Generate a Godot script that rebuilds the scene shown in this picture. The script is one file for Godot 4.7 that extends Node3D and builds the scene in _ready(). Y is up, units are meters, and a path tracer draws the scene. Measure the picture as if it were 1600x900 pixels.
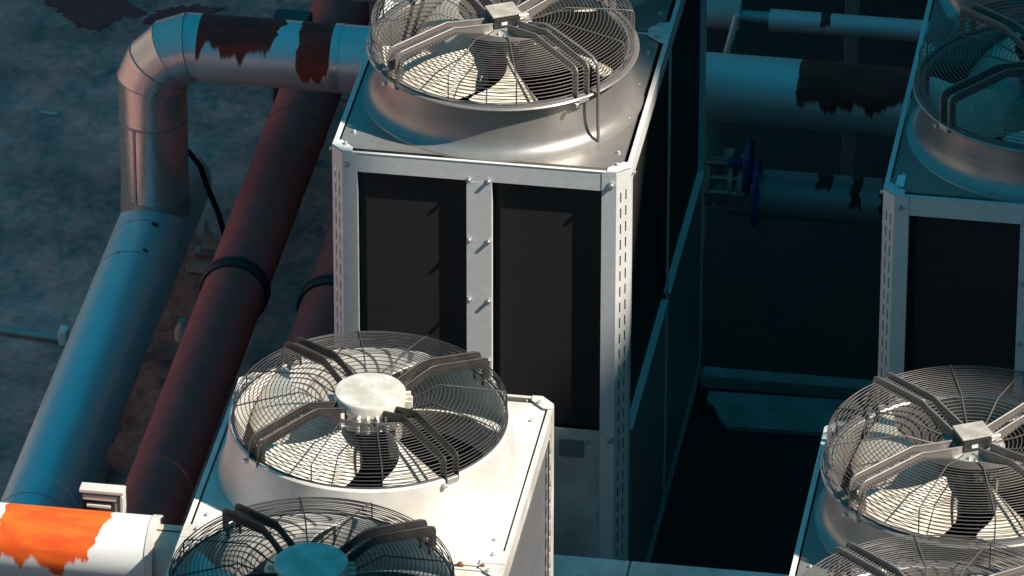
extends Node3D
# Rooftop chillers seen from a taller building. Metres, y up, ground at y = 0, x to the right along
# the rows of units, -z away from the viewer. The tops of all units stand at TOP.

const TOP := 2.1
const W := 1.1          # width of a unit
const CH := 0.046       # chamfer of its corners
const SUN := Vector3(0.22, 0.25, 0.055)   # towards the sun

var mats := {}
var tex := {}
var used := {}
var shared := {}
var rng := RandomNumberGenerator.new()

# ------------------------------------------------------------------ mesh building
class Shape:
	var v := PackedVector3Array()
	var n := PackedVector3Array()
	var uv := PackedVector2Array()
	func tri(a: Vector3, b: Vector3, c: Vector3, na: Vector3, nb: Vector3, nc: Vector3, ua := Vector2.ZERO, ub := Vector2.ZERO, uc := Vector2.ZERO) -> void:
		var fn := (b - a).cross(c - a)
		if fn.length_squared() < 1e-18:
			return
		if fn.dot(na + nb + nc) > 0.0:
			v.append_array([a, c, b]); n.append_array([na, nc, nb]); uv.append_array([ua, uc, ub])
		else:
			v.append_array([a, b, c]); n.append_array([na, nb, nc]); uv.append_array([ua, ub, uc])
	func quad(a: Vector3, b: Vector3, c: Vector3, d: Vector3, nn: Vector3) -> void:
		tri(a, b, c, nn, nn, nn); tri(a, c, d, nn, nn, nn)
	func quad4(a: Vector3, b: Vector3, c: Vector3, d: Vector3, na: Vector3, nb: Vector3, nc: Vector3, nd: Vector3, ua := Vector2.ZERO, ub := Vector2.ZERO, uc := Vector2.ZERO, ud := Vector2.ZERO) -> void:
		tri(a, b, c, na, nb, nc, ua, ub, uc); tri(a, c, d, na, nc, nd, ua, uc, ud)
	# box with chamfered edges; basis b turns it
	func box(c: Vector3, s: Vector3, bevel := 0.0, b := Basis()) -> void:
		var h := s * 0.5
		var ax := [b.x, b.y, b.z]
		if bevel <= 0.0:
			for i in 3:
				var j := (i + 1) % 3
				var k := (i + 2) % 3
				for g in [-1.0, 1.0]:
					var o: Vector3 = c + ax[i] * h[i] * g
					var p: Vector3 = ax[j] * h[j]
					var q: Vector3 = ax[k] * h[k]
					quad(o - p - q, o + p - q, o + p + q, o - p + q, ax[i] * g)
			return
		var e := Vector3(bevel, bevel, bevel)
		var t := h - e
		for i in 3:
			var j := (i + 1) % 3
			var k := (i + 2) % 3
			for g in [-1.0, 1.0]:
				var o: Vector3 = c + ax[i] * h[i] * g
				var p: Vector3 = ax[j] * t[j]
				var q: Vector3 = ax[k] * t[k]
				quad(o - p - q, o + p - q, o + p + q, o - p + q, ax[i] * g)
		for i in 3:                       # edges along axis i
			var j := (i + 1) % 3
			var k := (i + 2) % 3
			for gj in [-1.0, 1.0]:
				for gk in [-1.0, 1.0]:
					var a1: Vector3 = c + ax[j] * h[j] * gj + ax[k] * t[k] * gk
					var a2: Vector3 = c + ax[j] * t[j] * gj + ax[k] * h[k] * gk
					var l: Vector3 = ax[i] * t[i]
					var nj: Vector3 = ax[j] * gj
					var nk: Vector3 = ax[k] * gk
					quad4(a1 - l, a1 + l, a2 + l, a2 - l, nj, nj, nk, nk)
		for gx in [-1.0, 1.0]:
			for gy in [-1.0, 1.0]:
				for gz in [-1.0, 1.0]:
					var x: Vector3 = ax[0] * gx
					var y: Vector3 = ax[1] * gy
					var z: Vector3 = ax[2] * gz
					tri(c + x * h.x + y * t.y + z * t.z, c + x * t.x + y * h.y + z * t.z, c + x * t.x + y * t.y + z * h.z, x, y, z)
	# swept round bar through points, smooth
	func tube(pts: Array, r: float, sides := 6, closed := false, caps := true) -> void:
		var m := pts.size()
		var rings := []
		var norms := []
		var u := Vector3.ZERO
		for i in m:
			var d: Vector3
			if closed:
				d = (pts[(i + 1) % m] - pts[(i + m - 1) % m]).normalized()
			else:
				d = (pts[mini(i + 1, m - 1)] - pts[maxi(i - 1, 0)]).normalized()
			if i == 0:
				u = d.cross(Vector3.UP)
				if u.length() < 0.1:
					u = d.cross(Vector3.RIGHT)
				u = u.normalized()
			else:
				u = (u - d * u.dot(d)).normalized()
			var w := d.cross(u)
			var ring := []
			var nr := []
			for k in sides:
				var t := TAU * k / sides
				var q := u * cos(t) + w * sin(t)
				ring.append(pts[i] + q * r); nr.append(q)
			rings.append(ring); norms.append(nr)
		for i in (m if closed else m - 1):
			var j := (i + 1) % m
			for k in sides:
				var l := (k + 1) % sides
				quad4(rings[i][k], rings[j][k], rings[j][l], rings[i][l], norms[i][k], norms[j][k], norms[j][l], norms[i][l])
		if caps and not closed:
			for e in [[0, 1], [m - 1, m - 2]]:
				var d: Vector3 = (pts[e[0]] - pts[e[1]]).normalized()
				for k in sides:
					tri(pts[e[0]], rings[e[0]][k], rings[e[0]][(k + 1) % sides], d, d, d)
	# straight pipe between two planes, with uv: u along, v round from the top
	func pipe(a: Vector3, b: Vector3, r: float, sides := 48, na := Vector3.ZERO, nb := Vector3.ZERO, caps := true, r2 := -1.0) -> void:
		var d := (b - a).normalized()
		var up := Vector3.UP if absf(d.y) < 0.9 else Vector3.LEFT
		up = (up - d * up.dot(d)).normalized()
		var sd := d.cross(up)
		if na == Vector3.ZERO: na = d
		if nb == Vector3.ZERO: nb = d
		if r2 < 0: r2 = r
		for k in sides:
			var p := []
			var q := []
			for g in 2:
				var t := TAU * (k + g) / sides
				var o := up * cos(t) + sd * sin(t)
				var s: Vector3 = a + o * r
				var e: Vector3 = b + o * r2
				s -= d * ((s - a).dot(na) / d.dot(na))
				e -= d * ((e - b).dot(nb) / d.dot(nb))
				p.append(s); p.append(e); q.append(o)
			var v0 := float(k) / sides
			var v1 := float(k + 1) / sides
			quad4(p[0], p[1], p[3], p[2], q[0], q[0], q[1], q[1], Vector2(0, v0), Vector2(1, v0), Vector2(1, v1), Vector2(0, v1))
			if caps:
				tri(a, p[0], p[2], -d, -d, -d)
				tri(b, p[1], p[3], d, d, d)
	# turned shape round an axis through c: profile of (radius, height)
	func lathe(prof: Array, sides := 64, c := Vector3.ZERO, axis := Vector3.UP, sharp := 38.0) -> void:
		var b := Basis()
		if axis != Vector3.UP:
			var s := axis.cross(Vector3.UP if absf(axis.y) < 0.9 else Vector3.RIGHT).normalized()
			b = Basis(s, axis, s.cross(axis))
		var sn := []
		for i in prof.size() - 1:
			var d: Vector2 = prof[i + 1] - prof[i]
			sn.append(Vector2(d.y, -d.x).normalized())
		for i in prof.size() - 1:
			var n0: Vector2 = sn[i]
			var n1: Vector2 = sn[i]
			if i > 0 and absf(rad_to_deg(n0.angle_to(sn[i - 1]))) < sharp:
				n0 = (sn[i] + sn[i - 1]).normalized()
			if i < sn.size() - 1 and absf(rad_to_deg(n1.angle_to(sn[i + 1]))) < sharp:
				n1 = (sn[i] + sn[i + 1]).normalized()
			for k in sides:
				var t0 := TAU * k / sides
				var t1 := TAU * (k + 1) / sides
				var e0 := Vector3(cos(t0), 0, sin(t0))
				var e1 := Vector3(cos(t1), 0, sin(t1))
				var P: Vector2 = prof[i]
				var Q: Vector2 = prof[i + 1]
				var up := Vector3.UP
				quad4(c + b * (e0 * P.x + up * P.y), c + b * (e1 * P.x + up * P.y), c + b * (e1 * Q.x + up * Q.y), c + b * (e0 * Q.x + up * Q.y),
					b * (e0 * n0.x + up * n0.y), b * (e1 * n0.x + up * n0.y), b * (e1 * n1.x + up * n1.y), b * (e0 * n1.x + up * n1.y))
	# polygon in the plane of e1, e2 pushed along e3
	func prism(poly: PackedVector2Array, o: Vector3, e1: Vector3, e2: Vector3, e3: Vector3) -> void:
		var idx := Geometry2D.triangulate_polygon(poly)
		var nn := e3.normalized()
		var mid := Vector2.ZERO
		for p in poly: mid += p / poly.size()
		for i in range(0, idx.size(), 3):
			var a := o + e1 * poly[idx[i]].x + e2 * poly[idx[i]].y
			var b := o + e1 * poly[idx[i + 1]].x + e2 * poly[idx[i + 1]].y
			var c := o + e1 * poly[idx[i + 2]].x + e2 * poly[idx[i + 2]].y
			tri(a, b, c, -nn, -nn, -nn)
			tri(a + e3, b + e3, c + e3, nn, nn, nn)
		var cw := 1.0 if Geometry2D.is_polygon_clockwise(poly) else -1.0
		for i in poly.size():
			var p := poly[i]
			var q := poly[(i + 1) % poly.size()]
			var d := (q - p)
			var m := Vector2(-d.y, d.x) * cw
			var sn := (e1 * m.x + e2 * m.y).normalized()
			var a := o + e1 * p.x + e2 * p.y
			var b := o + e1 * q.x + e2 * q.y
			quad(a, b, b + e3, a + e3, sn)
	func mesh() -> ArrayMesh:
		var arr := []
		arr.resize(Mesh.ARRAY_MAX)
		arr[Mesh.ARRAY_VERTEX] = v
		arr[Mesh.ARRAY_NORMAL] = n
		arr[Mesh.ARRAY_TEX_UV] = uv
		var m := ArrayMesh.new()
		m.add_surface_from_arrays(Mesh.PRIMITIVE_TRIANGLES, arr)
		return m

# ------------------------------------------------------------------ nodes
func numbered(called: String) -> String:
	used[called] = int(used.get(called, -1)) + 1
	return called if used[called] == 0 else "%s_%03d" % [called, used[called]]

func part(called: String, shape, material: String, parent: Node, at := Vector3.ZERO, turn := 0.0) -> MeshInstance3D:
	var o := MeshInstance3D.new()
	o.name = called
	o.mesh = shape.mesh() if shape is Shape else shape
	o.material_override = mats[material]
	o.position = at
	o.rotation.y = turn
	parent.add_child(o, true)
	return o

func thing(called: String, label: String, category: String, at := Vector3.ZERO, turn := 0.0, group := "") -> Node3D:
	var o := Node3D.new()
	o.name = numbered(called)
	add_child(o, true)
	o.position = at
	o.rotation.y = turn
	tag(o, label, category, group)
	return o

func tag(o: Node, label: String, category: String, group := "") -> void:
	o.set_meta("label", label)
	o.set_meta("category", category)
	if group != "": o.set_meta("group", group)

func single(called: String, shape, material: String, label: String, category: String, at := Vector3.ZERO, turn := 0.0, group := "") -> MeshInstance3D:
	var o := part(numbered(called), shape, material, self, at, turn)
	tag(o, label, category, group)
	return o

func setting(called: String, shape, material: String) -> MeshInstance3D:
	var o := part(called, shape, material, self)
	o.set_meta("kind", "structure")
	return o

# ------------------------------------------------------------------ materials
func lin(r: float, g: float, b: float) -> Color:
	return Color(r, g, b).linear_to_srgb()

func mat(called: String, c: Color, rough: float, metal := 0.0, albedo := "", scale := 1.0, bump := "", bump_k := 0.3, rough_tex := "") -> StandardMaterial3D:
	var m := StandardMaterial3D.new()
	m.albedo_color = c
	m.roughness = rough
	m.metallic = metal
	if albedo != "" or bump != "" or rough_tex != "":
		m.uv1_triplanar = true
		m.uv1_scale = Vector3.ONE * scale
	if albedo != "": m.albedo_texture = tex[albedo]
	if rough_tex != "":
		m.roughness_texture = tex[rough_tex]
		m.roughness_texture_channel = BaseMaterial3D.TEXTURE_CHANNEL_RED
	if bump != "":
		m.normal_enabled = true
		m.normal_texture = tex[bump]
		m.normal_scale = bump_k
	mats[called] = m
	return m

func noise_image(seed_value: int, freq: float, octaves: int, size: int) -> Image:
	var f := FastNoiseLite.new()
	f.seed = seed_value
	f.noise_type = FastNoiseLite.TYPE_SIMPLEX_SMOOTH
	f.frequency = freq
	f.fractal_octaves = octaves
	return f.get_seamless_image(size, size)

# grey patches between two values, from one coarse and one fine pattern
func patches(seed_value: int, lo: float, hi: float, coarse: float, fine: float, contrast := 1.0, tint := Color(1, 1, 1), size := 512) -> ImageTexture:
	var a := noise_image(seed_value, coarse, 5, size)
	var b := noise_image(seed_value + 7, fine, 3, size)
	var im := Image.create(size, size, true, Image.FORMAT_RGB8)
	for y in size:
		for x in size:
			var t := clampf((a.get_pixel(x, y).r - 0.5) * contrast + 0.5, 0, 1) * 0.72 + b.get_pixel(x, y).r * 0.28
			var w := lerpf(lo, hi, t)
			im.set_pixel(x, y, Color(w, w, w).lerp(Color(w * tint.r, w * tint.g, w * tint.b), 1.0 - t))
	im.generate_mipmaps()
	return ImageTexture.create_from_image(im)

func relief(seed_value: int, freq: float, octaves: int, strength: float, size := 512) -> ImageTexture:
	var a := noise_image(seed_value, freq, octaves, size)
	a.bump_map_to_normal_map(strength)
	a.generate_mipmaps()
	return ImageTexture.create_from_image(a)

# brushed-on paint on a pipe: bands are [start, end, reach in degrees from the top towards the viewer, ragged ends in m]
# front says on which side of the uv (v < 0.5 or v > 0.5) the viewer stands
func painted_pipe(called: String, length: float, r: float, base: Color, paint: Color, paint2: Color, bands: Array, metal: float, rough: float, front: float, seed_value: int, spots := []) -> void:
	var w := clampi(int(length * 380.0), 256, 2048)
	var h := 384
	var f := FastNoiseLite.new()
	f.seed = seed_value; f.frequency = 1.0; f.fractal_octaves = 4
	var im := Image.create(w, h, true, Image.FORMAT_RGB8)
	var mm := Image.create(w, h, true, Image.FORMAT_RGB8)
	for y in h:
		var a := 360.0 * (y + 0.5) / h
		if a > 180: a -= 360.0
		a *= front
		for x in w:
			var u := length * (x + 0.5) / w
			var k := 0.0
			for b in bands:
				var s: float = a / 57.3 * r
				var rag: float = b[3]
				var st: float = b[0] + f.get_noise_2d(s * 16.0, 3.0) * rag
				var en: float = b[1] + f.get_noise_2d(s * 16.0, 40.0) * rag - maxf(0.0, a) * 0.0011 * b[4]
				if u > st and u < en:
					# runs hang down from the brushed edge
					var run: float = f.get_noise_2d(u * 4.0, 90.0) * 42.0 + maxf(0.0, f.get_noise_2d(u * 11.0, 130.0)) * 40.0
					if a > -150.0:
						k = maxf(k, smoothstep(-5.0, 6.0, b[2] + run + f.get_noise_2d(u * 60.0, a * 0.5) * 5.0 - a))
			for q in spots:
				if Vector2((u - q[0]), (a - q[1]) / 57.3 * r).length() < q[2] * (1.0 + 0.6 * f.get_noise_2d(u * 90.0, a * 0.7)):
					k = 1.0
			var g := f.get_noise_2d(u * 3.0, a * 0.02) * 0.07 + f.get_noise_2d(u * 40.0, a * 0.22) * 0.05
			var c := base * (1.0 + g)
			if k > 0.0:
				c = c.lerp(paint.lerp(paint2, clampf(0.5 + 1.3 * f.get_noise_2d(u * 5.0 + 60.0, a * 0.04), 0, 1)) * (1.0 + g), k)
			im.set_pixel(x, y, Color(c.r, c.g, c.b).linear_to_srgb())
			var q2 := metal * (1.0 - k)
			mm.set_pixel(x, y, Color(q2, lerpf(rough, 0.75, k), 0))
	im.generate_mipmaps(); mm.generate_mipmaps()
	var m := StandardMaterial3D.new()
	m.albedo_texture = ImageTexture.create_from_image(im)
	var mt := ImageTexture.create_from_image(mm)
	m.metallic = 1.0
	m.metallic_texture = mt
	m.metallic_texture_channel = BaseMaterial3D.TEXTURE_CHANNEL_RED
	m.roughness = 1.0
	m.roughness_texture = mt
	m.roughness_texture_channel = BaseMaterial3D.TEXTURE_CHANNEL_GREEN
	mats[called] = m

func make_materials() -> void:
	tex.grime = patches(11, 0.80, 1.0, 0.006, 0.05, 1.6, Color(1.0, 0.96, 0.9))
	tex.galv = patches(23, 0.93, 1.0, 0.02, 0.15, 1.2)
	tex.galv_rough = patches(29, 0.75, 1.0, 0.01, 0.06, 1.5)
	tex.fine = relief(31, 0.06, 4, 3.0)
	tex.rough_relief = relief(37, 0.03, 5, 6.0)
	tex.primer = patches(41, 0.84, 1.0, 0.01, 0.10, 1.3)
	# roof felt: cloudy patches, wiped streaks and fine grit
	var size := 1024
	var a := noise_image(51, 0.007, 6, size)
	var b := noise_image(53, 0.012, 4, size)
	var c := noise_image(57, 0.13, 5, size)
	var im := Image.create(size, size, true, Image.FORMAT_RGB8)
	for y in size:
		for x in size:
			var t := clampf((a.get_pixel(x, y).r - 0.5) * 2.0 + 0.5, 0, 1)
			var s := clampf((b.get_pixel(x, (y * 2) % size).r - 0.5) * 2.6 + 0.5, 0, 1)
			var g: float = c.get_pixel(x, y).r
			var w := 0.165 + 0.10 * t * t + 0.07 * s + 0.12 * (g - 0.5)
			if g > 0.82: w += 0.06
			w = maxf(w, 0.05)
			im.set_pixel(x, y, Color(w * 2.0, w, w * 0.90).linear_to_srgb())
	im.generate_mipmaps()
	tex.felt = ImageTexture.create_from_image(im)
	# fin stack of a coil: fine horizontal fins, dusty in places
	var fi := Image.create(64, 256, true, Image.FORMAT_RGB8)
	var fh := Image.create(64, 256, true, Image.FORMAT_RGB8)
	rng.seed = 5
	for y in 256:
		var tone := rng.randf_range(0.75, 1.0)
		for x in 64:
			var k := 1.0 if y % 4 < 3 else 0.45
			var w := tone * k
			fi.set_pixel(x, y, Color(w, w, w))
			fh.set_pixel(x, y, Color(k, k, k))
	fi.generate_mipmaps()
	fh.bump_map_to_normal_map(2.0)
	fh.generate_mipmaps()
	tex.fins = ImageTexture.create_from_image(fi)
	tex.fins_relief = ImageTexture.create_from_image(fh)

	mat("felt", Color(1, 1, 1), 0.9, 0.0, "felt", 0.13, "rough_relief", 0.5).uv1_world_triplanar = true
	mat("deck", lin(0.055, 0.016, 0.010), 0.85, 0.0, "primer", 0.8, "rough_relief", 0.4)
	mat("sheet", lin(0.36, 0.36, 0.36), 0.6, 0.05, "grime", 1.5)
	mat("stain", lin(0.30, 0.024, 0.026), 0.6, 0.0, "grime", 1.5)
	mat("galv", lin(0.375, 0.355, 0.335), 0.43, 0.60, "galv", 1.7, "fine", 0.08, "galv_rough")
	mat("galv_frame", lin(0.73, 0.72, 0.70), 0.45, 0.05, "galv", 2.3, "fine", 0.06)
	mat("galv_dark", lin(0.36, 0.35, 0.34), 0.45, 0.5, "galv", 2.0)
	mat("white_paint", lin(0.77, 0.765, 0.755), 0.42, 0.0, "grime", 0.9, "fine", 0.05)
	mat("white_motor", lin(0.80, 0.78, 0.74), 0.40, 0.1, "grime", 3.0)
	mat("blade_pale", lin(0.76, 0.70, 0.62), 0.55, 0.0, "grime", 2.0)
	mat("blade_white", lin(0.82, 0.79, 0.74), 0.5, 0.0, "grime", 2.0)
	mat("guard_wire", lin(0.13, 0.115, 0.107), 0.45, 0.25)
	mat("guard_black", lin(0.055, 0.052, 0.052), 0.5, 0.1)
	mat("arm_galv", lin(0.26, 0.235, 0.22), 0.45, 0.4, "galv", 4.0)
	mat("arm_black", lin(0.06, 0.057, 0.057), 0.45, 0.15, "grime", 4.0)
	mat("lid_grey", lin(0.50, 0.48, 0.45), 0.5, 0.0, "grime", 5.0)
	mat("bolt", lin(0.62, 0.60, 0.56), 0.35, 0.6)
	mat("rust", lin(0.20, 0.075, 0.03), 0.85, 0.0, "primer", 8.0)
	mat("coil", lin(0.038, 0.034, 0.033), 0.7, 0.2, "fins", 5.0, "fins_relief", 0.6)
	mat("coil_grey", lin(0.34, 0.34, 0.36), 0.55, 0.3, "fins", 5.0, "fins_relief", 0.5)
	mat("black_plastic", lin(0.03, 0.03, 0.032), 0.5, 0.0)
	mat("red_oxide", lin(0.46, 0.092, 0.082), 0.95, 0.0, "primer", 2.2, "fine", 0.12)
	mat("rubber", lin(0.012, 0.011, 0.012), 0.6)
	mat("alu", lin(0.62, 0.61, 0.60), 0.33, 0.75, "galv", 2.0, "fine", 0.06, "galv_rough")
	mat("header", lin(0.60, 0.60, 0.60), 0.38, 0.55, "galv", 1.3, "fine", 0.05)
	mat("pale_paint", lin(0.60, 0.60, 0.59), 0.55, 0.05, "grime", 1.1)
	mat("blue_handle", lin(0.03, 0.08, 0.27), 0.45, 0.0, "primer", 9.0)
	mat("brass", lin(0.45, 0.40, 0.34), 0.4, 0.6, "galv", 8.0)
	mat("sticker", lin(0.85, 0.85, 0.83), 0.5)
	mat("plaque", lin(0.20, 0.20, 0.21), 0.5, 0.2)
	mat("concrete", lin(0.30, 0.29, 0.27), 0.9, 0.0, "grime", 0.7, "rough_relief", 0.4)
	mat("plaster_warm", lin(0.66, 0.57, 0.48), 0.9, 0.0, "grime", 0.2)
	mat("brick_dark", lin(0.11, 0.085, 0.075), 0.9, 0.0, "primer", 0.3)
	mat("plaster_grey", lin(0.36, 0.35, 0.34), 0.9, 0.0, "grime", 0.2)
	mat("roof_tile", lin(0.17, 0.09, 0.07), 0.85, 0.0, "primer", 0.6)
	mat("window_glass", lin(0.03, 0.035, 0.04), 0.06, 0.0)
	mat("window_frame", lin(0.7, 0.7, 0.68), 0.5)

# ------------------------------------------------------------------ fans
const GUARD := {"galv": Vector3(0.112, 0.136, 0.092), "white": Vector3(0.068, 0.108, 0.046)}   # heights: shoulder, bend, hub

func guard_profile(r: float, ro: float, h: Vector3) -> float:      # height of the wires above the flange
	if r > 0.235:
		return lerpf(h.x, h.y, (ro - r) / (ro - 0.235))
	return lerpf(h.y, h.z, clampf((0.235 - r) / 0.12, 0, 1))

func circle(r: float, y: float, n := 80) -> Array:
	var p := []
	for i in n:
		p.append(Vector3(cos(TAU * i / n) * r, y, sin(TAU * i / n) * r))
	return p

func get_shape(key: String, maker: Callable) -> ArrayMesh:
	if not shared.has(key):
		shared[key] = maker.call().mesh()
	return shared[key]

func ring_shape(r: float, y: float, t: float) -> Shape:
	var s := Shape.new()
	s.tube(circle(r, y), t, 5, true)
	return s

func radial_shape(ro: float, h: Vector3) -> Shape:
	var s := Shape.new()
	var p := [Vector3(ro, -0.004, 0), Vector3(ro, h.x - 0.010, 0), Vector3(ro - 0.006, h.x + 0.002, 0)]
	for q in [ro - 0.05, 0.36, 0.26, 0.235, 0.21, 0.15, 0.085]:
		p.append(Vector3(q, guard_profile(q, ro, h) + 0.004, 0))
	s.tube(p, 0.0026, 6)
	return s

func arm_shape(ro: float, h: Vector3) -> Shape:        # flat bar on edge, bent over the guard
	var s := Shape.new()
	var up := 0.017
	var poly := PackedVector2Array([Vector2(ro + 0.014, -0.022), Vector2(ro + 0.014, h.x - 0.008), Vector2(ro + 0.007, h.x + 0.008), Vector2(ro - 0.012, h.x + up), Vector2(0.262, h.y + up - 0.002), Vector2(0.235, h.y + up), Vector2(0.205, h.y + up - 0.008), Vector2(0.065, h.z + up + 0.006)])
	poly.append_array([Vector2(0.065, h.z - 0.022), Vector2(0.20, h.y - 0.020), Vector2(0.24, h.y - 0.014), Vector2(ro - 0.03, h.x - 0.014), Vector2(ro - 0.016, h.x - 0.025), Vector2(ro - 0.016, -0.022)])
	s.prism(poly, Vector3(0, 0, -0.0025), Vector3.RIGHT, Vector3.UP, Vector3(0, 0, 0.005))
	# folded lip along the top edge
	s.tube([Vector3(ro + 0.012, h.x - 0.008, 0), Vector3(ro + 0.006, h.x + 0.008, 0), Vector3(ro - 0.012, h.x + up, 0), Vector3(0.262, h.y + up - 0.002, 0), Vector3(0.235, h.y + up, 0), Vector3(0.205, h.y + up - 0.008, 0), Vector3(0.065, h.z + up + 0.006, 0)], 0.0042, 6)
	return s

func blade_shape(ri: float, ro: float, sweep: float, chord_i: float, chord_o: float, pitch_i: float, pitch_o: float) -> Shape:
	var s := Shape.new()
	var nu := 12
	var nv := 12
	var P := []
	for i in nu + 1:
		var row := []
		var t := float(i) / nu
		var r := lerpf(ri, ro, t)
		var a0 := sweep * (t * t * 1.15 - 0.25 * t)
		var ch := lerpf(chord_i, chord_o, pow(t, 0.8))
		if t > 0.86:
			ch *= 1.0 - pow((t - 0.86) / 0.14, 2.0) * 0.22
		var rise := lerpf(pitch_i, pitch_o, t)
		for j in nv + 1:
			var q := float(j) / nv
			var a := a0 + ch * (q - 0.5)
			row.append(Vector3(cos(a) * r, rise * (q - 0.5) + 0.016 * (1.0 - pow(2.0 * q - 1.0, 2.0)), sin(a) * r))
		P.append(row)
	var N := []
	for i in nu + 1:
		var row := []
		for j in nv + 1:
			var du: Vector3 = P[mini(i + 1, nu)][j] - P[maxi(i - 1, 0)][j]
			var dv: Vector3 = P[i][mini(j + 1, nv)] - P[i][maxi(j - 1, 0)]
			var nn := du.cross(dv).normalized()
			if nn.y < 0: nn = -nn
			row.append(nn)
		N.append(row)
	var th := 0.0045
	for i in nu:
		for j in nv:
			for g in [1.0, -1.0]:
				var o: float = th * 0.5 * g
				s.quad4(P[i][j] + N[i][j] * o, P[i + 1][j] + N[i + 1][j] * o, P[i + 1][j + 1] + N[i + 1][j + 1] * o, P[i][j + 1] + N[i][j + 1] * o, N[i][j] * g, N[i + 1][j] * g, N[i + 1][j + 1] * g, N[i][j + 1] * g)
	for i in nu:
		for j in [0, nv]:
			var e: Vector3 = (P[i][j] - P[i][j - 1 if j > 0 else 1]).normalized()
			s.quad(P[i][j] + N[i][j] * th * .5, P[i + 1][j] + N[i + 1][j] * th * .5, P[i + 1][j] - N[i + 1][j] * th * .5, P[i][j] - N[i][j] * th * .5, e)
	for j in nv:
		var e: Vector3 = (P[nu][j] - P[nu - 1][j]).normalized()
		s.quad(P[nu][j] + N[nu][j] * th * .5, P[nu][j + 1] + N[nu][j + 1] * th * .5, P[nu][j + 1] - N[nu][j + 1] * th * .5, P[nu][j] - N[nu][j] * th * .5, e)
	return s

func bolt_shape() -> Shape:
	var s := Shape.new()
	s.lathe([Vector2(0.012, 0), Vector2(0.012, 0.003), Vector2(0.0085, 0.003)], 12)
	s.lathe([Vector2(0.0085, 0.003), Vector2(0.0085, 0.012), Vector2(0.007, 0.014), Vector2(0.0, 0.0145)], 6, Vector3.ZERO, Vector3.UP, 5.0)
	return s

func bolt(parent: Node, at: Vector3, normal := Vector3.UP, k := 1.0, called := "bolt", material := "bolt") -> void:
	var o := part(called, get_shape("bolt", bolt_shape), material, parent, at)
	if normal != Vector3.UP:
		var s := normal.cross(Vector3.UP).normalized()
		o.basis = Basis(s, normal, s.cross(normal))
	o.scale = Vector3.ONE * k

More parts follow.
